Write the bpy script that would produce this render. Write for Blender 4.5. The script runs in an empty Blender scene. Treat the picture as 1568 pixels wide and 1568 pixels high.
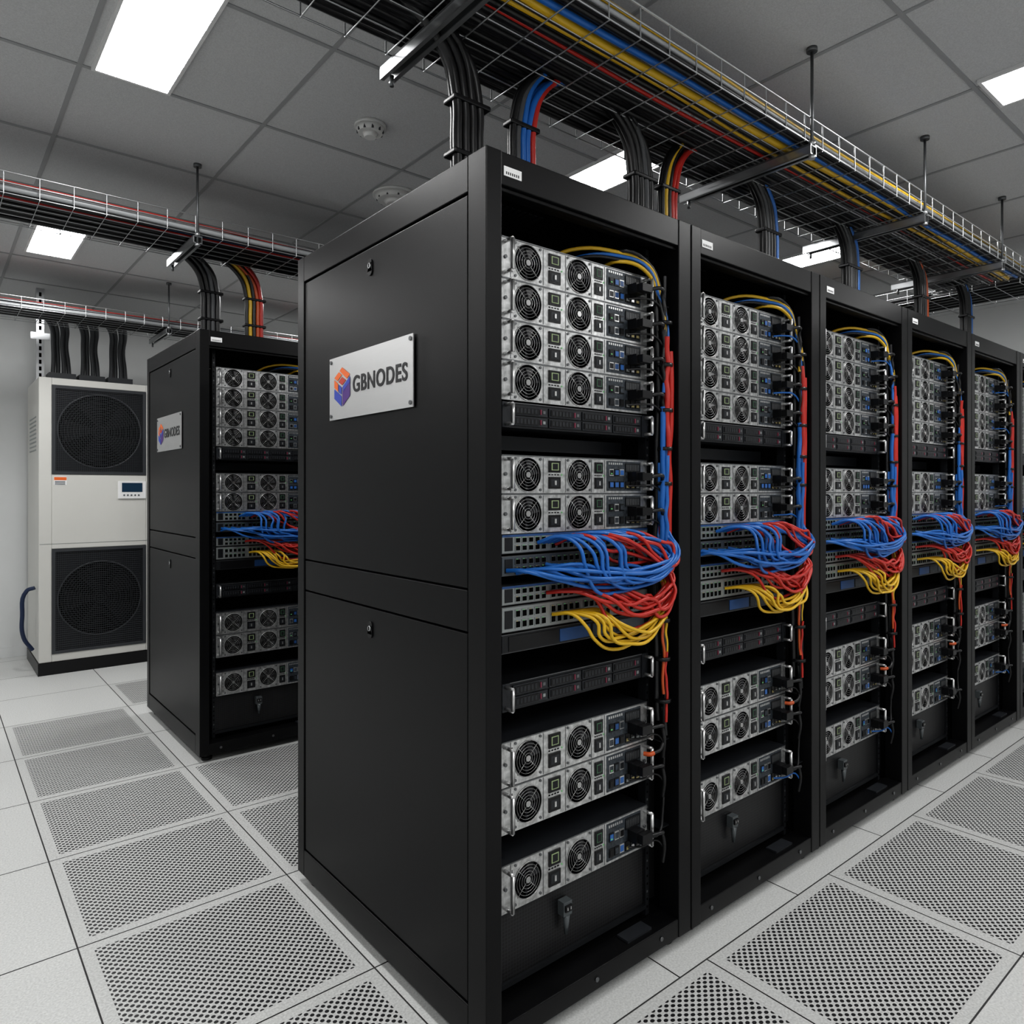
import bpy, math, random
from mathutils import Vector, Matrix
random.seed(7)
scene = bpy.context.scene
COL = scene.collection
try:
    scene.view_settings.view_transform = 'Standard'
    scene.view_settings.look = 'None'
except Exception:
    pass
for lk in ('Medium High Contrast', 'Standard - Medium High Contrast'):
    try:
        scene.view_settings.look = lk; break
    except Exception:
        pass

# ------------------------------------------------------------------ materials
MATS = {}
def mat(name, color, rough=0.5, metal=0.0, noise=None, bump=None, emit=None, coat=0.0, spec=0.5):
    m = bpy.data.materials.new(name); m.use_nodes = True
    nt = m.node_tree; b = nt.nodes['Principled BSDF']
    c = (color[0], color[1], color[2], 1)
    b.inputs['Base Color'].default_value = c
    b.inputs['Roughness'].default_value = rough
    b.inputs['Metallic'].default_value = metal
    b.inputs['Specular IOR Level'].default_value = spec
    if coat: b.inputs['Coat Weight'].default_value = coat
    tc = nt.nodes.new('ShaderNodeTexCoord')
    if noise:
        scale, amt = noise
        n = nt.nodes.new('ShaderNodeTexNoise'); n.inputs['Scale'].default_value = scale
        n.inputs['Detail'].default_value = 4
        nt.links.new(tc.outputs['Object'], n.inputs['Vector'])
        r = nt.nodes.new('ShaderNodeMapRange')
        r.inputs['From Min'].default_value = .3; r.inputs['From Max'].default_value = .7
        r.inputs['To Min'].default_value = 1-amt; r.inputs['To Max'].default_value = 1+amt*.5
        nt.links.new(n.outputs['Fac'], r.inputs['Value'])
        mx = nt.nodes.new('ShaderNodeVectorMath'); mx.operation = 'SCALE'
        mx.inputs[0].default_value = color[:3]
        nt.links.new(r.outputs['Result'], mx.inputs['Scale'])
        nt.links.new(mx.outputs[0], b.inputs['Base Color'])
    if bump:
        scale, strength = bump
        n2 = nt.nodes.new('ShaderNodeTexNoise'); n2.inputs['Scale'].default_value = scale
        nt.links.new(tc.outputs['Object'], n2.inputs['Vector'])
        bp = nt.nodes.new('ShaderNodeBump'); bp.inputs['Strength'].default_value = strength
        bp.inputs['Distance'].default_value = .002
        nt.links.new(n2.outputs['Fac'], bp.inputs['Height'])
        nt.links.new(bp.outputs['Normal'], b.inputs['Normal'])
    if emit:
        b.inputs['Emission Color'].default_value = (emit[0], emit[1], emit[2], 1)
        b.inputs['Emission Strength'].default_value = emit[3]
    MATS[name] = m
    return m

def dots_material(name, base, hole, n, border, coord='UV', rad=.30, rough=.5, metal=0, speck=0.0, diag=True):
    """sheet with a staggered array of round holes"""
    m = mat(name, base, rough, metal)
    nt = m.node_tree; b = nt.nodes['Principled BSDF']; N = nt.nodes; L = nt.links
    tc = N.new('ShaderNodeTexCoord')
    def math_(op, a, bb=None):
        x = N.new('ShaderNodeMath'); x.operation = op
        for i, q in enumerate((a, bb)):
            if q is None: continue
            if isinstance(q, (int, float)): x.inputs[i].default_value = q
            else: L.new(q, x.inputs[i])
        return x.outputs[0]
    s = N.new('ShaderNodeSeparateXYZ'); L.new(tc.outputs[coord], s.inputs[0])
    U = s.outputs['X']; V = s.outputs['Y'] if coord == 'UV' else s.outputs['Z']
    if diag:
        P = math_('ADD', U, V); Q = math_('SUBTRACT', U, V)
    else:
        P, Q = U, V
    fu = math_('SUBTRACT', math_('FRACT', math_('MULTIPLY', P, n)), .5)
    fv = math_('SUBTRACT', math_('FRACT', math_('MULTIPLY', Q, n)), .5)
    d = math_('SQRT', math_('ADD', math_('MULTIPLY', fu, fu), math_('MULTIPLY', fv, fv)))
    hole_m = math_('LESS_THAN', d, rad)
    if border:
        au = math_('ABSOLUTE', math_('SUBTRACT', U, .5)); av = math_('ABSOLUTE', math_('SUBTRACT', V, .5))
        hole_m = math_('MULTIPLY', hole_m, math_('LESS_THAN', math_('MAXIMUM', au, av), border))
    mx = N.new('ShaderNodeMix'); mx.data_type = 'RGBA'
    mx.inputs['A'].default_value = (*base, 1); mx.inputs['B'].default_value = (*hole, 1)
    if speck:
        n2 = N.new('ShaderNodeTexNoise'); n2.inputs['Scale'].default_value = 160; L.new(tc.outputs['Object'], n2.inputs['Vector'])
        r = N.new('ShaderNodeMapRange'); r.inputs['From Min'].default_value = .35; r.inputs['From Max'].default_value = .65
        r.inputs['To Min'].default_value = 1-speck; r.inputs['To Max'].default_value = 1+speck*.4
        L.new(n2.outputs['Fac'], r.inputs['Value'])
        v = N.new('ShaderNodeVectorMath'); v.operation = 'SCALE'; v.inputs[0].default_value = base
        L.new(r.outputs['Result'], v.inputs['Scale']); L.new(v.outputs[0], mx.inputs['A'])
    L.new(hole_m, mx.inputs['Factor'])
    L.new(mx.outputs['Result'], b.inputs['Base Color'])
    return m

mat('rack_black', (.0040, .0040, .0046), .38, 0, noise=(3, .15), bump=(700, .10), spec=.24)
mat('rack_black_inner', (.003, .003, .0034), .6, spec=.2)
mat('seam_black', (.001, .001, .001), .9, spec=.1)
mat('silver', (.62, .62, .62), .30, .85, noise=(60, .12))
mat('zinc_face', (.58, .585, .585), .32, .78, noise=(70, .40))
mat('wire_silver', (.46, .46, .46), .28, .9)
mat('tray_zinc', (.50, .51, .52), .32, .9)
mat('strut_dark', (.15, .155, .16), .4, .7)
mat('black_plastic', (.006, .006, .007), .35, spec=.35)
mat('fan_dark', (.004, .004, .005), .5, spec=.2)
mat('fan_blade', (.015, .015, .018), .35, spec=.35)
mat('io_grey', (.05, .06, .072), .45, .3, noise=(120, .6))
mat('dark_face', (.010, .011, .013), .4, spec=.35)
mat('dark_face2', (.022, .024, .028), .4, spec=.35)
mat('port_blue', (.03, .12, .36), .4)
mat('port_green', (.06, .14, .08), .4)
mat('led_green', (.12, .35, .12), .4, emit=(.3, 1, .4, .12))
mat('mark_red', (.20, .03, .06), .4)
mat('label_white', (.8, .8, .8), .5)
mat('label_lime', (.32, .40, .22), .5)
mat('port_gold', (.45, .38, .18), .4, .5)
mat('switch_face', (.09, .105, .12), .4, .4)
mat('switch_light', (.30, .32, .32), .4, .5)
mat('switch_blue', (.02, .07, .20), .4)
mat('cable_black', (.007, .007, .008), .36)
mat('cable_grey', (.06, .063, .068), .45)
mat('cable_lgrey', (.35, .36, .37), .4)
mat('cable_blue', (.015, .13, .43), .34)
mat('hose_blue', (.012, .025, .07), .4)
mat('cable_red', (.46, .026, .018), .34)
mat('cable_yellow', (.62, .39, .02), .34)
mat('cable_orange', (.50, .09, .02), .38)
mat('wall_paint', (.68, .69, .69), .85, noise=(2, .04), bump=(300, .1))
mat('ceiling_tile', (.56, .565, .57), .95, noise=(220, .12), bump=(400, .4))
mat('ceiling_grid', (.33, .335, .34), .6)
mat('floor_tile', (.65, .655, .645), .40, noise=(170, .18))
mat('floor_gap', (.07, .07, .07), .9)
dots_material('floor_perf', (.60, .605, .595), (.015, .015, .017), 27, .445, rad=.345, rough=.40, speck=.16)
dots_material('mesh_black', (.012, .012, .014), (.0015, .0015, .0015), 110, 0, coord='Object', rad=.36, rough=.4, diag=False)
mat('ac_white', (.62, .615, .585), .45, noise=(1.5, .03))
mat('ac_dark', (.042, .045, .050), .45)
mat('panel_light', (1, 1, 1), .5, emit=(1.0, .998, .99, 36))
mat('light_frame', (.7, .7, .7), .5)
mat('detector', (.66, .66, .65), .5)
mat('lcd', (.02, .05, .09), .2)
mat('logo_orange', (.80, .16, .03), .4)
mat('logo_orange2', (.50, .05, .03), .4)
mat('logo_blue', (.04, .07, .42), .4)
mat('logo_purple', (.09, .03, .22), .4)
mat('text_dark', (.012, .012, .014), .4)
mat('clear_plug', (.08, .09, .095), .15)
mat('plate', (.60, .60, .60), .28, .85)
def brushed(m):
    nt = m.node_tree; b = nt.nodes['Principled BSDF']
    tc = nt.nodes.new('ShaderNodeTexCoord'); mp = nt.nodes.new('ShaderNodeMapping')
    mp.inputs['Scale'].default_value = (1, 6, 500)
    n = nt.nodes.new('ShaderNodeTexNoise'); n.inputs['Scale'].default_value = 2
    nt.links.new(tc.outputs['Object'], mp.inputs['Vector']); nt.links.new(mp.outputs[0], n.inputs['Vector'])
    r = nt.nodes.new('ShaderNodeMapRange'); r.inputs['To Min'].default_value = .25; r.inputs['To Max'].default_value = .55
    nt.links.new(n.outputs['Fac'], r.inputs['Value']); nt.links.new(r.outputs['Result'], b.inputs['Roughness'])
    bp = nt.nodes.new('ShaderNodeBump'); bp.inputs['Strength'].default_value = .15; bp.inputs['Distance'].default_value = .001
    nt.links.new(n.outputs['Fac'], bp.inputs['Height']); nt.links.new(bp.outputs['Normal'], b.inputs['Normal'])
brushed(MATS['plate'])

# ------------------------------------------------------------------ mesh builder
class MB:
    def __init__(s): s.v = []; s.f = []; s.m = []; s.s = []; s.names = []; s.uv = {}
    def mi(s, n):
        if n not in s.names: s.names.append(n)
        return s.names.index(n)
    def face(s, pts, m, smooth=False):
        o = len(s.v); s.v += [tuple(p) for p in pts]
        s.f.append(tuple(range(o, o+len(pts)))); s.m.append(s.mi(m)); s.s.append(smooth)
    def box(s, x0, x1, y0, y1, z0, z1, m):
        o = len(s.v)
        s.v += [(x0,y0,z0),(x1,y0,z0),(x1,y1,z0),(x0,y1,z0),(x0,y0,z1),(x1,y0,z1),(x1,y1,z1),(x0,y1,z1)]
        k = s.mi(m)
        for q in ((0,3,2,1),(4,5,6,7),(0,1,5,4),(1,2,6,5),(2,3,7,6),(3,0,4,7)):
            s.f.append(tuple(o+i for i in q)); s.m.append(k); s.s.append(False)
    def frame(s, a, b):
        a = Vector(a); b = Vector(b); d = (b-a).normalized()
        up = Vector((0,0,1)) if abs(d.z) < .9 else Vector((1,0,0))
        u = d.cross(up).normalized(); w = d.cross(u).normalized()
        return a, b, u, w
    def cyl(s, a, b, r, m, n=12, r2=None, caps=True):
        a, b, u, w = s.frame(a, b)
        if r2 is None: r2 = r
        o = len(s.v); k = s.mi(m)
        for c, rr in ((a, r), (b, r2)):
            for i in range(n):
                t = 2*math.pi*i/n
                s.v.append(tuple(c + u*math.cos(t)*rr + w*math.sin(t)*rr))
        for i in range(n):
            j = (i+1) % n
            s.f.append((o+i, o+n+i, o+n+j, o+j)); s.m.append(k); s.s.append(True)
        if caps:
            s.f.append(tuple(o+i for i in range(n))); s.m.append(k); s.s.append(False)
            s.f.append(tuple(o+n+i for i in reversed(range(n)))); s.m.append(k); s.s.append(False)
    def ring(s, c, R, r, m, n=28, k=5):
        """torus in XZ plane"""
        o = len(s.v); mi = s.mi(m)
        for i in range(n):
            t = 2*math.pi*i/n
            for j in range(k):
                q = 2*math.pi*j/k
                rr = R + r*math.cos(q)
                s.v.append((c[0]+rr*math.cos(t), c[1]+r*math.sin(q), c[2]+rr*math.sin(t)))
        for i in range(n):
            for j in range(k):
                a = o+i*k+j; b = o+i*k+(j+1)%k; c2 = o+((i+1)%n)*k+(j+1)%k; d = o+((i+1)%n)*k+j
                s.f.append((a,b,c2,d)); s.m.append(mi); s.s.append(True)
    def holed(s, x0, x1, z0, z1, cx, cz, R, y, depth, mface, mwall, mback, n=32):
        """face rect with a round recess"""
        circ = []; sq = []
        for i in range(n):
            t = 2*math.pi*i/n
            c, q = math.cos(t), math.sin(t)
            circ.append((cx+R*c, cz+R*q))
            hx = (x1-cx) if c > 0 else (cx-x0); hz = (z1-cz) if q > 0 else (cz-z0)
            k = min(hx/abs(c) if abs(c) > 1e-6 else 1e9, hz/abs(q) if abs(q) > 1e-6 else 1e9)
            sq.append((cx+k*c, cz+k*q))
        for i in range(n):
            j = (i+1) % n
            p = [(sq[i][0], y, sq[i][1])]
            for (X, Z) in ((x0,z0),(x1,z0),(x1,z1),(x0,z1)):
                ta = math.atan2(Z-cz, X-cx) % (2*math.pi)
                t0 = 2*math.pi*i/n; t1 = 2*math.pi*(i+1)/n
                if t0+1e-5 < ta < t1-1e-5: p.append((X, y, Z))
            p.append((sq[j][0], y, sq[j][1]))
            p += [(circ[j][0], y, circ[j][1]), (circ[i][0], y, circ[i][1])]
            s.face(p, mface)
            s.face([(circ[i][0], y, circ[i][1]), (circ[j][0], y, circ[j][1]), (circ[j][0], y+depth, circ[j][1]), (circ[i][0], y+depth, circ[i][1])], mwall)
        s.face([(c[0], y+depth, c[1]) for c in circ], mback)
    def fan(s, cx, cz, R, y, blades=7, guard='wire_silver', nr=5):
        s.cyl((cx, y+.004, cz), (cx, y+.016, cz), R*.34, 'fan_dark', 16)
        for b in range(blades):
            t = 2*math.pi*b/blades
            pts = []
            for (rr, dt, dy) in ((.33, -.10, .006), (.93, .10, .003), (.95, .62, .014), (.33, .42, .014)):
                pts.append((cx+R*rr*math.cos(t+dt), y+dy, cz+R*rr*math.sin(t+dt)))
            s.face(pts, 'fan_blade')
        for i in range(nr):
            s.ring((cx, y-.001, cz), R*(.30+.72*i/(nr-1)), R*(.012 if i < nr-1 else .026), guard)
        s.cyl((cx, y-.002, cz), (cx, y+.001, cz), R*.17, guard, 14)
        for i in range(4):
            t = math.pi/4+math.pi/2*i
            s.cyl((cx+R*.15*math.cos(t), y, cz+R*.15*math.sin(t)), (cx+R*1.10*math.cos(t), y, cz+R*1.10*math.sin(t)), R*.018, guard, 5)
    def mesh(s, name):
        me = bpy.data.meshes.new(name)
        me.from_pydata(s.v, [], s.f)
        for n in s.names: me.materials.append(MATS[n])
        for i, p in enumerate(me.polygons):
            p.material_index = s.m[i]; p.use_smooth = s.s[i]
        me.update()
        return me

def add(name, data, parent=None, loc=(0,0,0), bevel=None):
    o = bpy.data.objects.new(name, data); COL.objects.link(o)
    o.location = loc
    if parent: o.parent = parent
    if bevel:
        md = o.modifiers.new('bevel', 'BEVEL'); md.width = bevel; md.segments = 2; md.limit_method = 'ANGLE'; md.harden_normals = False
    return o
def empty(name, loc=(0,0,0)):
    o = bpy.data.objects.new(name, None); COL.objects.link(o); o.location = loc; o.empty_display_size = .1
    return o
def curve(name, splines, matnames, res=5, bres=2):
    """splines: list of (points, radius, matindex)"""
    cu = bpy.data.curves.new(name, 'CURVE'); cu.dimensions = '3D'
    cu.bevel_depth = 1.0; cu.bevel_resolution = bres; cu.resolution_u = res; cu.use_fill_caps = True
    for n in matnames: cu.materials.append(MATS[n])
    for pts, r, mi in splines:
        straight = len(pts) == 2
        if straight:
            sp = cu.splines.new('POLY'); sp.points.add(1)
            for p, q in zip(sp.points, pts): p.co = (*q, 1); p.radius = r
        else:
            sp = cu.splines.new('BEZIER'); sp.bezier_points.add(len(pts)-1)
            for p, q in zip(sp.bezier_points, pts):
                p.co = q; p.radius = r; p.handle_left_type = p.handle_right_type = 'AUTO'
        sp.material_index = mi
    return cu
R = random.uniform

# ------------------------------------------------------------------ room
X0, X1, Y0, Y1, ZC = -1.7, 6.75, -2.6, 6.88, 2.82
def wall(name, x0, x1, y0, y1):
    b = MB(); b.box(x0, x1, y0, y1, -.02, ZC+.1, 'wall_paint'); add(name, b.mesh(name))
wall('wall_back', X0-.1, X1+.1, Y1, Y1+.1)
wall('wall_front', X0-.1, X1+.1, Y0-.1, Y0)
wall('wall_left', X0-.1, X0, Y0, Y1)
wall('wall_right', X1, X1+.1, Y0, Y1)
for nm, a in (('baseboard_back', (X0, X1, Y1-.012, Y1-.001)), ('baseboard_left', (X0+.001, X0+.012, Y0, Y1)), ('baseboard_right', (X1-.012, X1-.001, Y0, Y1))):
    b = MB(); b.box(*a, .001, .08, 'wall_paint'); add(nm, b.mesh(nm))

# floor: raised-floor tiles, each a separate plate inside one mesh
fb = MB()
def tile(x0, x1, y0, y1, perf):
    g = .0022
    fb.face([(x0+g, y0+g, 0), (x1-g, y0+g, 0), (x1-g, y1-g, 0), (x0+g, y1-g, 0)], 'floor_perf' if perf else 'floor_tile')
fb.box(X0-.1, X1+.1, Y0-.1, Y1+.1, -.12, -.004, 'floor_gap')
S = .62
xs = [.96+S*i for i in range(-5, 11)]; ys = [2.383+S*j for j in range(-9, 9)]
split = 1.20
for i in range(len(xs)-1):
    for j in range(len(ys)-1):
        xa, xb, ya, yb = xs[i], xs[i+1], ys[j], ys[j+1]
        xa = max(xa, X0); xb = min(xb, X1); ya = max(ya, Y0); yb = min(yb, Y1)
        if xb <= xa or yb <= ya: continue
        if xs[i] > .9 and yb <= split+.001: continue
        if xs[i] > .9 and ya < split < yb: ya = split
        perf = False
        if abs(xs[i]-.34) < .01 and .5 < ys[j] < 4.3: perf = True
        if xs[i] > .9 and xs[i] < 5.2 and (abs(ys[j]-2.383) < .01 or abs(ys[j]-3.003) < .01): perf = True
        if abs(xs[i]-.96) < .01 and 4.7 < ys[j] < 5.4: perf = True
        tile(xa, xb, ya, yb, perf)
bx = [.96, 1.70, 2.40, 3.10, 3.80, 4.50, 5.20, 5.90, X1]; by = [Y0, -2.24, -1.67, -1.10, -.51, .07, .64, split]
for i in range(len(bx)-1):
    for j in range(len(by)-1):
        tile(bx[i], bx[i+1], by[j], by[j+1], j == len(by)-2 and i < 6)
fm = fb.mesh('floor')
uvl = fm.uv_layers.new(name='UVMap')
for p in fm.polygons:
    for k, li in enumerate(p.loop_indices):
        uvl.data[li].uv = ((0,0),(1,0),(1,1),(0,1))[k % 4]
add('floor', fm)

# ceiling with T-bar grid
cb = MB(); cb.box(X0-.1, X1+.1, Y0-.1, Y1+.1, ZC, ZC+.1, 'ceiling_tile')
T = .65
x = 1.07-T*5
while x < X1:
    if x > X0: cb.box(x-.008, x+.008, Y0, Y1, ZC-.003, ZC+.001, 'ceiling_grid')
    x += T
y = 2.25-T*8
while y < Y1:
    if y > Y0: cb.box(X0, X1, y-.008, y+.008, ZC-.0035, ZC+.001, 'ceiling_grid')
    y += T
add('ceiling', cb.mesh('ceiling'))

def light_panel(cx, cy, w=.235, l=.68):
    b = MB()
    z = ZC-.010
    b.face([(cx-w/2, cy-l/2, z), (cx-w/2, cy+l/2, z), (cx+w/2, cy+l/2, z), (cx+w/2, cy-l/2, z)], 'panel_light')
    f = .012
    for a in ((cx-w/2-f, cx-w/2, cy-l/2-f, cy+l/2+f), (cx+w/2, cx+w/2+f, cy-l/2-f, cy+l/2+f),
              (cx-w/2, cx+w/2, cy-l/2-f, cy-l/2), (cx-w/2, cx+w/2, cy+l/2, cy+l/2+f)):
        b.box(*a, ZC-.013, ZC, 'light_frame')
    add('ceiling_light_panel', b.mesh('ceiling_light_panel'))
for p in [(.583, 2.54), (2.48, 2.11), (.605, 5.0), (4.39, 2.11), (3.095, .575),
          (.58, -.3), (-.95, 1.0), (-.95, 3.4), (2.3, -1.2), (4.3, -1.2), (.4, -1.9), (5.7, .1), (2.5, 5.0), (4.6, 5.0), (-.9, 5.3)]:  # this row: unseen panels, added out of view to light the room
    light_panel(*p)

def detector(name, x, y, r):
    b = MB()
    b.cyl((x, y, ZC), (x, y, ZC-.012), r*1.1, 'detector', 28)
    b.cyl((x, y, ZC-.012), (x, y, ZC-.035), r, 'detector', 28, r2=r*.85)
    for i in range(10):
        t = 2*math.pi*i/10
        b.box(x+r*.86*math.cos(t)-.004, x+r*.86*math.cos(t)+.004, y+r*.86*math.sin(t)-.004, y+r*.86*math.sin(t)+.004, ZC-.034, ZC-.018, 'ac_dark')
    b.cyl((x, y, ZC-.035), (x, y, ZC-.052), r*.55, 'detector', 20, r2=r*.4)
    add(name, b.mesh(name))
detector('smoke_detector', 1.41, 2.625, .058)
detector('ceiling_air_diffuser', 1.835, 3.16, .10)

# ------------------------------------------------------------------ rack parts
W, D, H = .752, 1.05, 2.1
def cabinet_mesh():
    b = MB(); k = 'rack_black'
    L, Rr = .045, .055
    b.box(0, L, 0, .070, .035, H, k); b.box(W-Rr, W, 0, .070, .035, H, k)
    b.box(0, .04, D-.05, D, .035, H, k); b.box(W-.04, W, D-.05, D, .035, H, k)
    b.box(L, W-Rr, .002, .070, 2.024, H, k)
    b.box(L, W-Rr, .002, .070, .035, .088, k)
    b.box(L-.004, W-Rr+.004, .012, .03, 2.014, 2.024, k)
    for a, c, p0, p1 in ((0, .03, .003, .018), (W-.03, W, W-.018, W-.003)):
        b.box(a, c, .070, D-.05, 2.016, H-.0015, k)
        b.box(a, c, .070, D-.05, .035, .122, k)
        b.box(p0, p1, .0755, D-.0555, 1.0925, 2.011, k)
        b.box(p0, p1, .0755, D-.0555, .9905, 1.0875, k)
        b.box(p0, p1, .0755, D-.0555, .127, .9855, k)
        i0, i1 = (.019, .024) if a == 0 else (W-.024, W-.019)
        b.box(i0, i1, .05, D-.05, .1, 2.03, 'rack_black_inner')
    b.box(.03, W-.03, .07, D-.02, H-.02, H-.002, k)
    b.box(.03, W-.03, D-.02, D-.005, .05, H-.02, 'rack_black_inner')
    b.box(.03, W-.03, .05, D-.02, .06, .075, 'rack_black_inner')
    return b.mesh('cabinet')
def fittings_mesh():
    b = MB()
    for sx, d in ((.003, -1), (W-.003, 1)):
        for z in (1.955, .925):
            b.cyl((sx, .544, z+.012), (sx+d*.004, .544, z+.012), .012, 'black_plastic', 16)
            b.cyl((sx, .544, z-.012), (sx+d*.004, .544, z-.012), .012, 'black_plastic', 16)
            b.box(min(sx, sx+d*.004), max(sx, sx+d*.004), .532, .556, z-.012, z+.012, 'black_plastic')
            b.cyl((sx+d*.003, .544, z+.004), (sx+d*.0065, .544, z+.004), .0075, 'tray_zinc', 14)
            b.box(min(sx, sx+d*.0075), max(sx, sx+d*.0075), .5425, .5455, z-.001, z+.009, 'seam_black')
    for xa in (.080, .636):
        b.box(xa, xa+.014, .072, .10, .09, 2.02, 'dark_face')
        z = .11
        while z < 2.0:
            b.box(xa+.0045, xa+.0095, .0712, .0725, z, z+.006, 'seam_black' if int(z*100) % 3 else 'strut_dark')
            z += .0222
    b.box(.052, .105, .0005, .0015+.0005, 2.046, 2.068, 'label_white')
    for i in range(7):
        b.box(.058+i*.006, .058+i*.006+.0025, -.0002, .0005, 2.050, 2.056, 'text_dark')
    b.box(.652, .690, .085, .10, .12, 2.0, 'rack_black_inner')
    for z in (1.85, 1.6, 1.35, .85, .6, .35):
        b.box(.650, .690, .03, .085, z, z+.004, 'dark_face')
    for i in range(8):
        b.box(.2+i*.02, .212+i*.02, .20, .38, H-.0235, H-.0205, 'dark_face2')
    # brush grommet on the roof
    b.box(.06, .46, .20, .33, H-.003, H+.010, 'black_plastic')
    for fx in (.05, W-.05):
        for fy in (.06, D-.06):
            b.cyl((fx, fy, .036), (fx, fy, .012), .012, 'strut_dark', 10)
            b.cyl((fx, fy, .012), (fx, fy, 0), .026, 'black_plastic', 16)
    for fx in (.1, .36, .62):
        b.cyl((fx, .002, .062), (fx, -.001, .062), .006, 'strut_dark', 10)
    b.box(.092, .636, .080, .084, .12, .286, 'mesh_black')
    b.box(.092, .636, .072, .090, .108, .12, 'dark_face')
    b.box(.092, .636, .072, .09, .286, .292, 'dark_face')
    # rear equipment shelf in the gap under the upper drive unit
    b.box(.10, .63, .16, .60, 1.425, 1.462, 'dark_face2')
    b.box(.50, .60, .02, .06, .088, .094, 'dark_face2')
    # parked power connector
    b.box(.293, .323, .055, .078, .222, .258, 'clear_plug')
    b.cyl((.308, .062, .222), (.308, .062, .172), .010, 'clear_plug', 10, r2=.005)
    b.box(.297, .319, .05, .056, .234, .250, 'black_plastic')
    b.box(.301, .304, .0485, .05, .239, .246, 'silver'); b.box(.312, .315, .0485, .05, .239, .246, 'silver')
    return b.mesh('rack_fittings')

SW = .537
def handle(b, x, h, m='silver'):
    za, zb = h*.12, h*.88
    b.cyl((x, -.030, za), (x, -.030, zb), .0048, m, 8)
    b.cyl((x, -.030, za), (x, 0, za), .0048, m, 8)
    b.cyl((x, -.030, zb), (x, 0, zb), .0048, m, 8)
def fan_server(h, seed):
    rr = random.Random(seed); b = MB()
    d = .62; f = 'zinc_face'
    b.face([(0,0,h),(SW,0,h),(SW,d,h),(0,d,h)], 'dark_face2'); b.face([(0,0,0),(0,d,0),(SW,d,0),(SW,0,0)], 'dark_face2')
    b.face([(0,0,0),(0,0,h),(0,d,h),(0,d,0)], 'silver'); b.face([(SW,0,0),(SW,d,0),(SW,d,h),(SW,0,h)], 'silver')
    b.box(.01, SW-.01, .1, d, .002, h-.002, 'dark_face')
    b.box(0, SW, -.0015, 0, h-.003, h, 'strut_dark')
    Rf = min(.0440, h*.445)
    for cx in (.084, .262):
        b.holed(cx-.047, cx+.047, 0, h-.003, cx, h/2-.001, Rf, 0, .022, f, 'fan_dark', 'fan_dark')
        b.fan(cx, h/2-.001, Rf, -.0005)
        for sx in (-1, 1):
            for sz in (-1, 1):
                b.cyl((cx+sx*.041, 0, h/2+sz*h*.41), (cx+sx*.041, -.0025, h/2+sz*h*.41), .0035, 'strut_dark', 8)
    def pl(x0, x1): b.face([(x0,0,0),(x1,0,0),(x1,0,h-.003),(x0,0,h-.003)], f)
    pl(0, .037); pl(.131, .215); pl(.309, SW)
    for x in (.028, .135, .213, .309, .36):
        b.box(x-.0008, x+.0008, -.0008, .0, .002, h-.005, 'strut_dark')
    for q in range(5):
        b.box(.0315, .0335, -.0006, 0, h*(.15+.15*q), h*(.24+.15*q), 'fan_dark')
    for cx, w in ((.173, .020), (.336, .015)):
        b.box(cx-w, cx+w, -.003, 0, h*.56, h*.88, 'black_plastic')
        b.box(cx-w*.62, cx+w*.62, -.004, -.003, h*.62, h*.82, 'label_lime' if w > .018 else 'port_green')
        b.box(cx-w*.46, cx+w*.46, -.0045, -.004, h*.64, h*.80, 'dark_face')
        b.box(cx-w, cx+w, -.003, 0, h*.12, h*.44, 'black_plastic')
        b.box(cx-w*.7, cx+w*.7, -.0035, -.003, h*.18, h*.38, 'dark_face2')
        b.box(cx-w*.15, cx+w*.15, -.006, -.0035, h*.22, h*.34, 'silver')
        b.cyl((cx+w*1.3, 0, h*.5), (cx+w*1.3, -.0015, h*.5), .002, 'led_green', 8)
        for q in range(4):
            b.box(cx-w+q*w*.5, cx-w+q*w*.5+w*.3, -.0008, 0, h*.485, h*.515, 'fan_dark')
    b.box(.368, .508, -.0015, 0, h*.06, h*.93, 'io_grey')
    for i in range(3):
        for j in range(2):
            x = .376+i*.021; z = h*(.14+.36*j)
            m = rr.choice(['port_blue', 'black_plastic', 'switch_blue', 'io_grey', 'dark_face'])
            b.box(x, x+.017, -.004, -.001, z, z+h*.2, 'silver' if rr.random() < .5 else 'black_plastic')
            b.box(x+.002, x+.015, -.005, -.004, z+h*.03, z+h*.17, m)
    for i in range(7):
        b.box(.374+i*.0085, .379+i*.0085, -.0025, -.0015, h*.83, h*.89, 'silver')
    b.box(.38, .386, -.006, -.004, h*.55, h*.58, 'led_green')
    for i in range(3):
        x = .442+.021*i
        b.box(x, x+.017, -.004, -.0015, h*.12, h*.34, 'black_plastic')
        b.box(x+.003, x+.014, -.005, -.004, h*.15, h*.22, rr.choice(['silver', 'port_gold', 'switch_light']))
    b.box(.442, .503, -.004, -.0015, h*.62, h*.88, 'dark_face')
    for i in range(8):
        b.box(.445+i*.007, .448+i*.007, -.0048, -.004, h*.66, h*.84, 'strut_dark')
    b.box(.452, .488, -.034, -.0015, h*.34, h*.62, 'black_plastic')
    b.box(.458, .500, -.052, -.034, h*.37, h*.59, 'black_plastic')
    handle(b, .011, h); handle(b, SW-.012, h)
    for sx in (.011, SW-.012):
        b.cyl((sx, 0, h*.5), (sx, -.004, h*.5), .0045, 'strut_dark', 10)
    return b.mesh('fan_server_%d' % seed)
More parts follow.
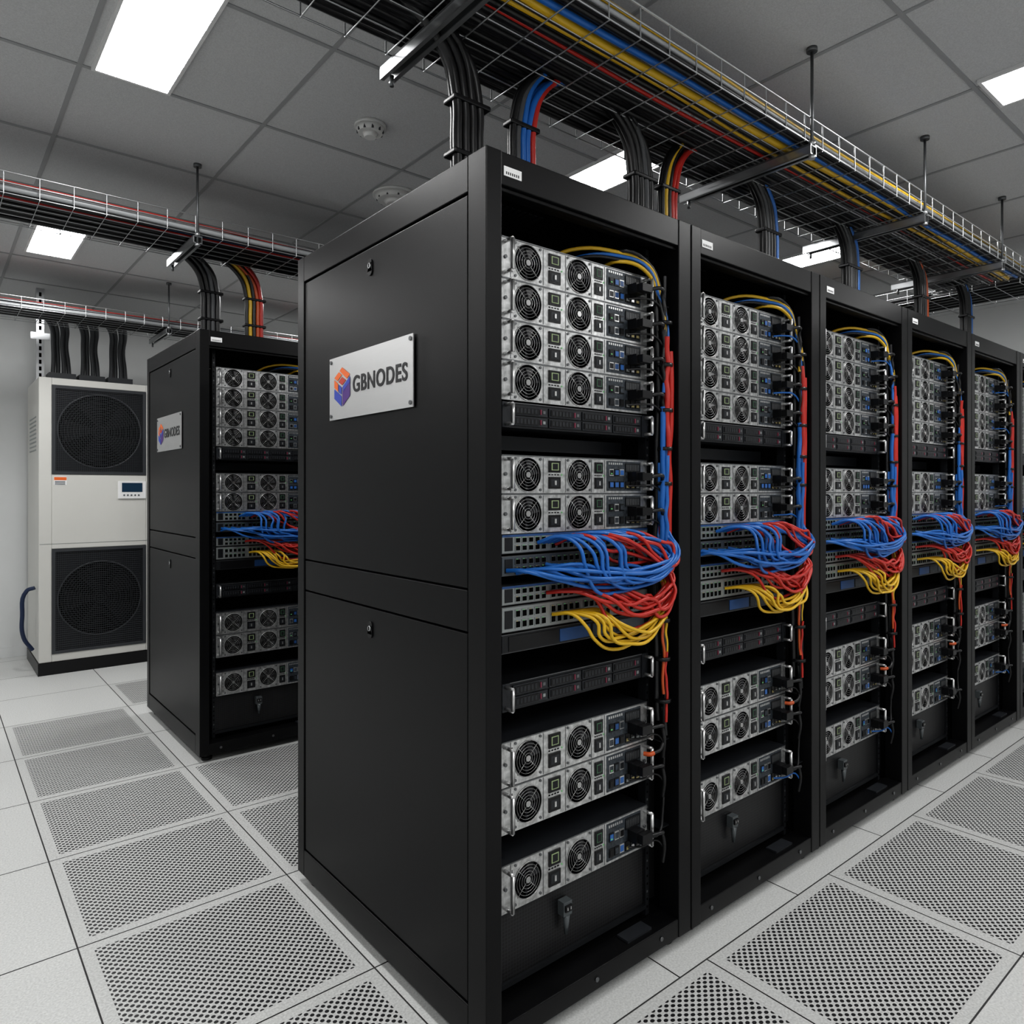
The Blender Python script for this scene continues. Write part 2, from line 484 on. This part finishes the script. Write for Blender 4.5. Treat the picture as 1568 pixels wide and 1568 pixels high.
def drive_unit(h):
    b = MB(); b.box(0, SW, 0, .6, 0, h, 'dark_face')
    n = 4; x0 = .03; w = (SW-.06)/n
    for i in range(n):
        a = x0+i*w
        for j in range(2):
            za, zb = h*(.10+.42*j), h*(.46+.42*j)
            b.box(a+.003, a+w-.003, -.004, 0, za, zb, 'dark_face2')
            b.box(a+.008, a+w*.72, -.006, -.004, za+h*.05, zb-h*.05, 'black_plastic')
            for q in range(6):
                b.box(a+.012+q*.012, a+.019+q*.012, -.0065, -.006, za+h*.09, zb-h*.09, 'dark_face2')
            b.box(a+w*.76, a+w*.79, -.0065, -.004, za+h*.08, zb-h*.08, 'mark_red')
            b.box(a+w*.84, a+w*.91, -.005, -.004, za+h*.12, zb-h*.12, 'switch_light' if (i+j) % 3 == 0 else 'strut_dark')
    b.box(0, SW, -.002, 0, h-.002, h, 'strut_dark')
    handle(b, .011, h, 'silver'); handle(b, SW-.012, h, 'silver')
    b.box(0, .024, -.003, 0, 0, h, 'dark_face2'); b.box(SW-.024, SW, -.003, 0, 0, h, 'dark_face2')
    return b.mesh('drive_unit')
def switch(h, kind):
    b = MB()
    base = {0: 'switch_light', 1: 'switch_face', 2: 'switch_light', 3: 'dark_face'}[kind]
    b.box(0, SW, 0, .35, 0, h, 'strut_dark'); b.box(.0, SW, -.002, 0, .002, h-.002, base)
    if kind == 3:
        b.box(.19, .30, -.004, -.002, h*.15, h*.85, 'switch_blue'); b.box(.31, .40, -.004, -.002, h*.15, h*.85, 'io_grey')
        b.box(.41, .52, -.004, -.002, h*.2, h*.8, 'switch_face')
        b.box(.02, .18, -.004, -.002, h*.12, h*.88, 'black_plastic')
        return b.mesh('switch')
    rows = 2; n = 20
    for i in range(n):
        gap = (i//5)*.012
        x = .04+i*.0212+gap
        for j in range(rows):
            z = h*(.12+.42*j); hh = h*.32
            b.box(x, x+.017, -.004, -.002, z, z+hh, 'switch_light' if kind != 1 else 'strut_dark')
            b.box(x+.002, x+.015, -.0046, -.004, z+hh*.12, z+hh*.84, 'seam_black')
            b.box(x+.004, x+.007, -.005, -.004, z+hh*.86, z+hh*.98, 'led_green' if (i*7+j) % 3 else 'port_gold')
    b.box(.008, .032, -.004, -.002, h*.15, h*.85, 'dark_face')
    if kind == 0:
        b.box(.0, SW, -.0025, -.002, h*.88, h, 'switch_blue')
    return b.mesh('switch')

CAB = cabinet_mesh(); FIT = fittings_mesh()
FS = [(1.838, 1.936), (1.739, 1.837), (1.640, 1.738), (1.541, 1.639), (1.314, 1.408), (1.215, 1.3125), (.601, .712), (.487, .600), (.296, .414)]
FSM = {}
FSD = []
for i, (a, c) in enumerate(FS):
    h = round(c-a, 3)
    key = (round(h, 2), i % 2)
    if key not in FSM: FSM[key] = fan_server(h, 100+i)
    FSD.append(FSM[key])
DU = drive_unit(.062); DU2 = drive_unit(.068)
SWM = [switch(.046, 0), switch(.048, 1), switch(.046, 0), switch(.062, 2), switch(.046, 3)]
SWZ = [1.167, 1.113, 1.042, .976, .925]
OX, OY = .097, .066

def rack_cables(seed):
    rr = random.Random(seed); U = rr.uniform
    S = {'blue': [], 'red': [], 'yellow': [], 'misc': []}
    bx, by = .662, .032
    def J(pts, a=.006, n0=2):
        """natural slack: jitter every free point but the plug ends"""
        return [p if i < n0 or i > len(pts)-3 else (p[0]+U(-a, a)*1.5, p[1]+U(-a, a)*.6, p[2]+U(-a, a)*1.3) for i, p in enumerate(pts)]
    def up(dx, z): return (bx+dx, by+U(-.008, .008), z)
    n = 11
    for i in range(n):
        u = i/(n-1)
        x = .11+.17*u+U(-.01, .01); o = -.012-.035*(i % 3)/2
        sag = 1.085+.040*((i*5) % n)/n; dx = -.012+.024*u
        S['blue'].append((J([(x, .062, 1.125+U(-.008, .01)), (x+.02, .03, 1.128), (x+.10, o, sag+.008+U(-.01, .012)), (x+.22, o-.006, sag-.006), (.53+.03*u, o-.004, sag-.004), (.625+.012*u, o*.7, sag+.03), up(dx, 1.17), up(dx, 1.26), up(dx, 1.40)], .007), .0050, 0))
    n = 8
    for i in range(n):
        u = i/(n-1)
        x = .21+.12*u; o = -.026-.010*(i % 3); dx = -.010+.02*u; e = U(-.025, .025)
        S['blue'].append((J([(x, .062, 1.19), (x+.03, .01, 1.207), (x+.08+e, o, 1.180), (x+.085+e, o-.01, 1.125), (x+.11+e*.6, o-.006, 1.078+.012*(i % 4)), (x+.20, o, 1.066+.017*(i % 4)), (.60, o, 1.10+.012*(i % 3)), (.650, o*.6, 1.14+.02*u), up(dx, 1.22), up(dx, 1.34)], .008), .0050, 0))
    for i in range(4):
        x = .30+.05*i
        S['blue'].append((J([(x, .062, 1.20), (x+.03, .0, 1.214), (x+.12, -.025, 1.20-.01*i), (.59, -.03, 1.165-.012*i), (.648, -.01, 1.13), up(.008, 1.20), up(.004, 1.30)], .010), .0050, 0))
    n = 11
    for i in range(n):
        u = i/(n-1)
        x = .27+.22*u; o = -.016-.009*(i % 4); dx = -.010+.02*u
        S['red'].append((J([(x, .062, 1.19+U(-.01, .01)), (x+.03, .01, 1.208), (x+.07, o, 1.198+U(-.016, .010)), (x+.13, o, 1.160+U(-.025, .02)), (.60+.02*u, o, 1.118+U(-.025, .025)), (.645, o*.5, 1.13), up(dx, 1.21), up(dx, 1.32)], .010), .0048, 0))
    n = 12
    for i in range(n):
        u = i/(n-1)
        x = .24+.17*u; o = -.015-.009*(i % 4); dx = -.010+.02*u; sag = .972+.062*((i*5) % n)/n
        S['red'].append((J([(x, .062, 1.062), (x+.025, .02, 1.068), (x+.08, o, 1.048-.02*u), (x+.16, o, sag+.012), (.53+.03*u, o, sag), (.605+.02*u, o*.8, sag+.035), (.652, o*.4, 1.06+.01*u), up(dx, 1.12), up(dx, 1.22)], .009), .0050, 0))
    n = 8
    for i in range(n):
        u = i/(n-1)
        x = .26+.10*u; o = -.02-.008*(i % 4); sag = .926+.040*((i*3) % n)/n
        S['yellow'].append((J([(x, .062, 1.005), (x+.02, .01, 1.010), (x+.045, o, .988), (x+.065, o-.004, sag+.012), (x+.13, o, sag-.006), (.50+.02*u, o, sag), (.58+.02*u, o*.7, sag+.03), (.645, .0, 1.0+.01*u), up(-.008+.016*u, 1.08)], .008), .0047, 0))
    # vertical bundle: (colour, dx, dy, z0, z1, r)
    for k, (m, dx, dy, z0, z1, r) in enumerate([(0, -.013, -.010, 1.15, 1.56, .0080), (0, .002, -.006, 1.15, 1.63, .0080), (0, -.004, -.018, 1.15, 1.42, .0065), (1, .012, -.014, 1.12, 1.72, .0085), (1, -.003, -.016, 1.44, 1.76, .0080),
                                                (2, .014, .006, .62, 1.94, .0075), (2, -.014, .010, .72, 1.9, .008), (2, .004, -.008, .62, 1.12, .0065), (4, -.006, -.012, .74, 1.06, .0042), (3, .007, -.013, .86, 1.08, .0040), (1, .000, -.017, .66, .86, .0038), (2, -.006, .012, .66, 1.12, .007)]):
        pts = []; n = 9
        for q in range(n):
            z = z0+(z1-z0)*q/(n-1)
            pts.append((bx+dx+U(-.0035, .0035)+.006*math.sin(z*5), by+dy+U(-.003, .003), z))
        S['misc'].append((pts, r, [1, 2, 0, 3, 4][m]))
    for m, zz, x0, e in ((3, 1.985, .30, 1.74), (1, 1.975, .34, 1.6), (0, 1.965, .32, 1.5), (0, 1.99, .46, 1.7), (3, 1.96, .42, 1.78)):
        S['misc'].append(([(x0, .16, zz-.06), (x0+.08, .12, zz-.01), (.52, .07, zz), (.61, .040, zz-.025), (.652+U(-.008, .008), by, zz-.10), (bx+U(-.01, .01), by-.008, 1.82), (bx+U(-.01, .01), by-.010, e)], .0055, m))
    for a, c in FS:
        zc = a+(c-a)*.48
        S['misc'].append(([(OX+.498, OY-.045, zc), (OX+.530, OY-.060, zc+.004), (OX+.552, OY-.045, zc-.010), (bx-.006, by-.012, zc-.045), (bx+.002, by, zc-.10)], .0055, 0))
        S['misc'].append(([(OX+.45, OY-.006, a+(c-a)*.2), (OX+.48, OY-.03, a+(c-a)*.22), (OX+.54, OY-.035, zc-.03), (bx, by-.01, zc-.06)], .003, rr.choice([0, 0, 1, 0])))
    S['misc'].append(([(bx, by, .70), (bx+.004, by-.004, .62), (bx-.02, by-.01, .585), (bx-.045, by-.006, .578)], .0055, 0))
    S['misc'].append(([(bx-.045, by-.006, .578), (bx-.056, by-.003, .576), (OX+.50, OY-.02, .575)], .0065, 4))
    S['misc'].append(([(bx+.01, by, .66), (bx+.006, by, .50), (bx+.002, by, .40), (bx-.03, by-.01, .345), (OX+.49, OY-.04, .352)], .0035, 0))
    out = [('patch_cables_blue', curve('patch_cables_blue', S['blue'], ['cable_blue'])),
           ('patch_cables_red', curve('patch_cables_red', S['red'], ['cable_red'])),
           ('patch_cables_yellow', curve('patch_cables_yellow', S['yellow'], ['cable_yellow'])),
           ('cable_bundle', curve('cable_bundle', S['misc'], ['cable_black', 'cable_blue', 'cable_red', 'cable_yellow', 'cable_orange']))]
    tb = MB()
    for z in (1.80, 1.68, 1.55, 1.44, 1.34, .95, .84, .72):
        tb.cyl((bx+.006*math.sin(z*5), by-.004, z-.005), (bx+.006*math.sin(z*5), by-.004, z+.005), .0235, 'black_plastic', 12)
    out.append(('cable_ties', tb.mesh('cable_ties')))
    return out
CABLES = [rack_cables(s) for s in (11, 22, 33)]

def plate_mesh():
    b = MB()
    b.box(-.004, -.001, .305, .795, 1.537, 1.727, 'plate')
    for y in (.317, .783):
        for z in (1.549, 1.715):
            b.cyl((-.004, y, z), (-.007, y, z), .006, 'strut_dark', 10)
    cy, cz, r = .708, 1.632, .060
    def P(u, v, x=-.0052): return (x, cy-u*r, cz+v*r)
    s = .866
    # isometric cube emblem
    b.face([P(-s, -.02), P(-s, -.5), P(-.05, -.97), P(-.05, -.45)], 'logo_blue')
    b.face([P(-s, .46), P(-s, .06), P(-.45, -.18), P(-.45, .22)], 'logo_orange')
    b.face([P(-.38, .18), P(-.38, -.22), P(-.05, -.37), P(-.05, .0)], 'logo_blue')
    b.face([P(.05, .0), P(.05, -.97), P(s, -.5), P(s, .46)], 'logo_purple')
    b.face([P(.12, .04, -.0056), P(.12, -.22, -.0056), P(s, .18, -.0056), P(s, .46, -.0056)], 'logo_blue')
    b.face([P(-s, .55), P(-.36, .80), P(-.02, .62), P(-.52, .36)], 'logo_orange')
    b.face([P(-.28, .85), P(0, 1.0), P(s, .55), P(.52, .37)], 'logo_orange')
    b.face([P(-.42, .31), P(0, .10), P(.42, .31), P(0, .52)], 'logo_orange2')
    return b.mesh('logo_plate')
PLATE = plate_mesh()
tcu = bpy.data.curves.new('plate_lettering', 'FONT'); tcu.body = 'GBNODES'; tcu.size = .07; tcu.extrude = .0006; tcu.offset = .0013
tcu.materials.append(MATS['text_dark'])
tcu.space_character = 1.10

def rack(x, y, cables, plate=False):
    e = empty('server_rack', (x, y, 0))
    add('cabinet', CAB, e, bevel=.0022)
    add('rack_fittings', FIT, e)
    for i, (a, c) in enumerate(FS): add('fan_server_%d' % (i+1), FSD[i], e, (OX, OY, a))
    add('drive_unit_1', DU, e, (OX, OY, 1.474)); add('drive_unit_2', DU2, e, (OX, OY, .785))
    for i, z in enumerate(SWZ): add('network_switch_%d' % (i+1), SWM[i], e, (OX, OY, z))
    for n, d in cables: add(n, d, e)
    if plate:
        add('logo_plate', PLATE, e)
        t = add('plate_lettering', tcu, e)
        t.matrix_basis = Matrix(((0, 0, -1, -.0048), (-1, 0, 0, .640), (0, 1, 0, 1.610), (0, 0, 0, 1)))
        bpy.context.view_layer.update()
        dx, dy = t.dimensions.x, t.dimensions.y
        if dx > 0: t.scale = (.306/dx, .049/dy, 1)
    return e
RX, RY, P = .975, 1.274, .757
for i in range(6): rack(RX+P*i, RY, CABLES[i % 3], i == 0)
R2X, R2Y = 1.02, 3.60
for i in range(3): rack(R2X+P*i, R2Y, CABLES[(i+1) % 3], i == 0)

# ------------------------------------------------------------------ cable trays
ZT = 2.50
def tray(name, axis, a0, a1, b0, b1, rim=.085, step=.12, nb=6, rs=1.0):
    def P(a, b, z): return (a, b, z) if axis == 'x' else (b, a, z)
    sp = []
    for i in range(nb+1):
        b = b0+(b1-b0)*i/nb; sp.append(([P(a0, b, ZT), P(a1, b, ZT)], .0022*rs, 0))
    for b in (b0, b1):
        for z in (ZT+rim*.5, ZT+rim): sp.append(([P(a0, b, z), P(a1, b, z)], .0026*rs, 0))
    n = int((a1-a0)/step)
    for i in range(n+1):
        a = a0+i*step
        sp.append(([P(a, b0, ZT+rim), P(a, b0, ZT-.004)], .0020*rs, 0))
        sp.append(([P(a, b0, ZT-.004), P(a, b1, ZT-.004)], .0018*rs, 0))
        sp.append(([P(a, b1, ZT-.004), P(a, b1, ZT+rim)], .0020*rs, 0))
    e = empty(name)
    add('wire_basket', curve('wire_basket', sp, ['tray_zinc'], 1, 1), e)
    return e, P
def hangers(e, P, positions, b0, b1, ext=.05):
    b = MB()
    for a in positions:
        p0 = P(a-.02, b0-.01, 0); p1 = P(a+.02, b1+ext, 0)
        x0, x1 = sorted((p0[0], p1[0])); y0, y1 = sorted((p0[1], p1[1]))
        b.box(x0, x1, y0, y1, ZT-.016, ZT-.010, 'strut_dark')
        if x1-x0 < y1-y0:
            b.box(x0, x0+.004, y0, y1, ZT-.042, ZT-.016, 'tray_zinc'); b.box(x1-.004, x1, y0, y1, ZT-.042, ZT-.016, 'strut_dark')
            b.box(x0, x0+.012, y0, y1, ZT-.044, ZT-.041, 'tray_zinc'); b.box(x1-.012, x1, y0, y1, ZT-.044, ZT-.041, 'tray_zinc')
        else:
            b.box(x0, x1, y0, y0+.004, ZT-.042, ZT-.016, 'strut_dark'); b.box(x0, x1, y1-.004, y1, ZT-.042, ZT-.016, 'strut_dark')
        for bb in (b0-.004,):
            q = P(a, bb, 0)
            b.cyl((q[0], q[1], ZT-.055), (q[0], q[1], ZC), .0055, 'strut_dark', 8)
            b.cyl((q[0], q[1], ZC-.014), (q[0], q[1], ZC), .018, 'strut_dark', 12)
            b.cyl((q[0], q[1], ZT-.056), (q[0], q[1], ZT-.044), .012, 'tray_zinc', 6)
            b.cyl((q[0], q[1], ZT-.010), (q[0], q[1], ZT+.004), .012, 'tray_zinc', 6)
        q = P(a, b1+ext-.03, 0)
        b.cyl((q[0], q[1], ZT-.07), (q[0], q[1], ZT-.040), .006, 'strut_dark', 8)
    add('hanger_struts', b.mesh('hanger_struts'), e)
def run_cables(e, P, a0, a1, specs, seed):
    rr = random.Random(seed); sp = []; names = []
    for (m, b, z, r, wob) in specs:
        if m not in names: names.append(m)
        n = int((a1-a0)/.42); ph = rr.uniform(0, 6)
        pts = [P(a0+(a1-a0)*i/n, b+wob*math.sin(ph+i*.9)+rr.uniform(-.3, .3)*wob, z+rr.uniform(-.003, .003)) for i in range(n+1)]
        sp.append((pts, r, names.index(m)))
    add('tray_cables', curve('tray_cables', sp, names, 4, 2), e)

T1 = (1.22, 1.70)
e1, P1 = tray('cable_tray', 'x', X0+.02, 4.72, *T1, nb=5, rs=1.15)
hangers(e1, P1, [-.35, .99, 2.32, 3.27, 4.25], *T1)
sp = []
rr = random.Random(5)
for i in range(9): sp.append(('cable_black', 1.455+.026*i, ZT+.018+rr.uniform(0, .005), .0135, .005))
for i in range(7): sp.append(('cable_black', 1.47+.030*i, ZT+.045+rr.uniform(0, .006), .013, .008))
sp += [('cable_black', 1.235, ZT+.012, .010, .003), ('cable_black', 1.256, ZT+.013, .010, .004), ('cable_lgrey', 1.240, ZT+.036, .008, .004),
       ('cable_blue', 1.280, ZT+.012, .0095, .006), ('cable_yellow', 1.305, ZT+.013, .0125, .013), ('cable_black', 1.330, ZT+.014, .010, .006), ('cable_yellow', 1.352, ZT+.012, .007, .014),
       ('cable_black', 1.370, ZT+.012, .010, .006), ('cable_red', 1.386, ZT+.012, .006, .008), ('cable_black', 1.402, ZT+.013, .010, .008),
       ('cable_black', 1.30, ZT+.036, .012, .006), ('cable_grey', 1.345, ZT+.040, .013, .008), ('cable_blue', 1.262, ZT+.042, .010, .006), ('cable_black', 1.38, ZT+.036, .012, .006),
       ('cable_yellow', 1.252, ZT+.062, .007, .010), ('cable_black', 1.28, ZT+.060, .009, .006)]
run_cables(e1, P1, X0+.03, 4.70, sp, 3)

T2 = (3.45, 3.85)
e2, P2 = tray('cable_tray', 'x', X0+.02, X1-.03, *T2)
hangers(e2, P2, [-.6, .967, 2.3, 3.6, 4.6], *T2)
sp = [('cable_black', 3.56+.03*i, ZT+.018+(i % 2)*.02, .014, .006) for i in range(9)]
sp += [('cable_lgrey', 3.475, ZT+.030, .013, .004), ('cable_black', 3.49, ZT+.012, .010, .005), ('cable_grey', 3.52, ZT+.045, .015, .006), ('cable_red', 3.505, ZT+.060, .006, .012),
       ('cable_blue', 3.51, ZT+.014, .006, .01), ('cable_grey', 3.60, ZT+.055, .014, .006), ('cable_red', 3.535, ZT+.012, .005, .008), ('cable_lgrey', 3.66, ZT+.055, .014, .006)]
run_cables(e2, P2, X0+.03, X1-.05, sp, 4)
T3 = (5.55, 6.0)
e3, P3 = tray('cable_tray', 'x', X0+.02, X1-.03, *T3, rim=.07)
hangers(e3, P3, [-.7, 1.36, 2.9, 4.5], *T3)
sp = [('cable_black', 5.62+.032*i, ZT+.016+(i % 2)*.014, .013, .006) for i in range(10)]
sp += [('cable_lgrey', 5.575, ZT+.02, .011, .004), ('cable_grey', 5.59, ZT+.042, .012, .006), ('cable_red', 5.61, ZT+.056, .005, .012), ('cable_orange', 5.66, ZT+.056, .005, .012), ('cable_grey', 5.7, ZT+.05, .014, .006)]
run_cables(e3, P3, X0+.03, X1-.05, sp, 6)
T4 = (4.78, 5.2)
e4, P4 = tray('cable_tray', 'y', .2, 5.5, *T4)
hangers(e4, P4, [.9, 2.6, 4.4], *T4)
sp = [('cable_black', 4.83+.034*i, ZT+.018, .013, .006) for i in range(10)] + [('cable_black', 4.82, ZT+.04, .010, .01), ('cable_yellow', 4.86, ZT+.045, .007, .012), ('cable_red', 4.9, ZT+.04, .006, .012)]
run_cables(e4, P4, .22, 5.48, sp, 8)

def drop(x, yc, cols, r, spread, side, zend=2.100, ex=.08):
    """cables leave the tray, bend through its bottom and drop onto the rack roof"""
    names = []; sp = []; n = len(cols)
    for i, m in enumerate(cols):
        if m not in names: names.append(m)
        u = (i-(n-1)/2)*spread
        for row in (0, 1):
            x2 = x+u+row*spread*.4; yb = yc+row*r*1.9
            q = ((i+row) % 3)*.012
            pts = [(x2+side*(.62+.04*i), yb+.01, ZT+.040+q), (x2+side*(.34+.01*i), yb, ZT+.055+q), (x2+side*(.16+ex*.2), yb, ZT+.035+q), (x2+side*.045, yb-.004, ZT-.045+q), (x2+side*.004, yb, ZT-.15), (x2+R(-.002, .002), yb, (ZT+zend)/2-.06), (x2, yb, zend)]
            sp.append((pts, r, names.index(m)))
    e = empty('cable_drop_bundle')
    add('cables', curve('drop_cables', sp, names, 6, 3), e)
    b = MB()
    w = n*spread/2+r*.5
    for z in (2.20, 2.34):
        b.box(x-w, x+w+spread*.4, yc-r-.002, yc+2.9*r+.002, z-.007, z+.007, 'black_plastic')
    add('cable_ties', b.mesh('cable_ties'), e, bevel=.004)
K, B_, R_, Yw, O_ = 'cable_black', 'cable_blue', 'cable_red', 'cable_yellow', 'cable_orange'
G_ = 'cable_grey'
drop(1.105, 1.52, [K, K, K, K], .0130, .0240, -1)
drop(1.292, 1.52, [K, G_, B_, B_, R_], .0095, .0180, 1)
drop(1.805, 1.52, [K, K, G_, K], .0130, .0240, -1)
drop(1.940, 1.52, [K, Yw, K, R_, R_], .0088, .0170, 1)
drop(2.575, 1.52, [K, G_, K, K, B_], .0110, .021, -1)
drop(3.27, 1.52, [K, G_, K, K, B_], .0120, .023, -1)
drop(4.07, 1.52, [K, K, G_, O_], .0125, .024, -1)
drop(4.72, 1.52, [K, K, K, B_], .0125, .024, -1)
drop(1.135, 3.82, [K, K, G_, K], .0125, .0235, -1)
drop(1.36, 3.82, [K, Yw, K, O_, R_], .0100, .0195, -1)
drop(1.99, 3.82, [K, K, G_, K], .0125, .0235, -1)

# ------------------------------------------------------------------ AC unit
def ac_unit():
    e = empty('air_conditioning_unit', (.624, 6.037, 0))
    w, d, h = .77, .70, 2.13
    b = MB(); k = 'ac_white'
    gx0, gx1 = .078, w-.078
    u0, u1, l0, l1 = 1.438, 2.079, .146, .90
    b.box(0, gx0, 0, .03, .09, h, k); b.box(gx1, w, 0, .03, .09, h, k)
    b.box(gx0, gx1, 0, .03, u1, h, k); b.box(gx0, gx1, 0, .03, l1, u0, k); b.box(gx0, gx1, 0, .03, .09, l0, k)
    b.box(0, .02, .03, d, .09, h, k); b.box(w-.02, w, .03, d, .09, h, k)
    b.box(.02, w-.02, .03, d, h-.02, h, k); b.box(.02, w-.02, d-.02, d, .09, h-.02, k)
    b.box(.02, w-.02, .03, d-.02, .09, .11, k)
    add('housing', b.mesh('ac_housing'), e, bevel=.004)
    b = MB()
    b.box(-.006, w+.006, -.006, d, 0, .088, 'black_plastic')
    for a, c in ((u0, u1), (l0, l1)):
        b.box(gx0, gx1, .022, .028, a, c, 'fan_dark')
        f = .022
        b.box(gx0, gx1, -.004, .022, a, a+f, 'ac_dark'); b.box(gx0, gx1, -.004, .022, c-f, c, 'ac_dark')
        b.box(gx0, gx0+f, -.004, .022, a+f, c-f, 'ac_dark'); b.box(gx1-f, gx1, -.004, .022, a+f, c-f, 'ac_dark')
        cx, cz = w/2, (a+c)/2; Rr = .272
        b.holed(gx0+f, gx1-f, a+f, c-f, cx, cz, Rr, .010, .010, 'dark_face2', 'fan_dark', 'seam_black', 48)
        b.ring((cx, .008, cz), Rr, .006, 'ac_dark', 48, 6)
        for i in range(13): b.ring((cx, .009, cz), Rr*(.07+.07*i), .0010, 'ac_dark', 40, 4)
        for i in range(5):
            t = 2*math.pi*i/5+.3
            pts = [(cx+Rr*rr_*math.cos(t+dt), .018-dy, cz+Rr*rr_*math.sin(t+dt)) for rr_, dt, dy in ((.2, -.1, 0), (.92, .0, 0), (.92, .7, .004), (.2, .6, .004))]
            b.face(pts, 'fan_dark')
        b.cyl((cx, .010, cz), (cx, .019, cz), Rr*.18, 'fan_dark', 24)
        n = 46
        for i in range(n):
            z = a+f+(c-a-2*f)*(i+.5)/n
            b.box(gx0+f, gx1-f, .001, .004, z-.0015, z+.0015, 'ac_dark')
        for i in range(44):
            x = gx0+f+(gx1-gx0-2*f)*(i+.5)/44
            b.box(x-.0012, x+.0012, .004, .0055, a+f, c-f, 'ac_dark')
    b.box(.09, .17, -.002, 0, 1.36, 1.42, 'label_white'); b.box(.092, .168, -.003, -.002, 1.395, 1.417, 'logo_orange')
    for i in range(3): b.box(.096, .16, -.003, -.002, 1.365+i*.009, 1.369+i*.009, 'io_grey')
    b.box(.50, .69, -.010, 0, 1.26, 1.39, 'label_white'); b.box(.525, .665, -.012, -.010, 1.31, 1.378, 'lcd')
    for i in range(5): b.cyl((.54+i*.025, -.010, 1.285), (.54+i*.025, -.013, 1.285), .006, 'switch_face', 10)
    b.box(.004, w-.004, -.001, 0, .935, .938, 'switch_light')
    for i in range(9): b.box(-.003, 0, .15, .55, 1.85-i*.03, 1.86-i*.03, 'switch_light')
    for cx in (.16, .35, .54):
        b.box(cx-.085, cx+.085, .12, .30, h, h+.055, 'ac_dark')
    add('grilles_and_controls', b.mesh('ac_details'), e)
    sp = []
    for g, cx in enumerate((.16, .35, .54)):
        for i in range(4):
            x = cx-.054+i*.036
            y = .20+.02*(i % 2)
            s_ = (i-1.5)*.004
            sp.append(([(x, y, h+.03), (x-s_, y, h+.14), (x-.01-s_*2, y-.02, h+.26), (x-.025-s_, y-.14, h+.36), (x-.10, -.15-.02*i, ZT+.05)], .0150, 0))
    sp.append(([(-.015, .10, .62), (-.06, .12, .60), (-.085, .14, .42), (-.075, .16, .26), (-.02, .18, .16)], .014, 1))
    add('refrigerant_hoses', curve('refrigerant_hoses', sp, ['cable_grey', 'hose_blue'], 6, 3), e)
    b = MB()
    sx, sy = .036, .263
    b.box(sx-.025, sx+.025, sy, sy+.04, h+.002, ZC, 'tray_zinc')
    for i in range(13):
        b.box(sx-.008, sx+.008, sy-.001, sy, 2.16+i*.05, 2.19+i*.05, 'seam_black')
    b.box(sx-.03, sx+.07, sy-.02, sy+.05, h, h+.010, 'tray_zinc')
    b.box(sx-.06, sx+.06, sy-.006, sy, 2.44, 2.49, 'tray_zinc')
    add('support_strut', b.mesh('support_strut'), e)
ac_unit()

# ------------------------------------------------------------------ world + camera
w = bpy.data.worlds.new('World'); scene.world = w; w.use_nodes = True
w.node_tree.nodes['Background'].inputs[0].default_value = (.5, .52, .55, 1)
w.node_tree.nodes['Background'].inputs[1].default_value = .3
cam = bpy.data.cameras.new('camera'); co = bpy.data.objects.new('camera', cam); COL.objects.link(co)
co.location = (0, 0, 1.321); co.rotation_euler = (math.radians(90), 0, math.radians(-39.5))
cam.lens = 25.04; cam.sensor_width = 36; cam.shift_y = -.0211; cam.clip_start = .02
scene.camera = co
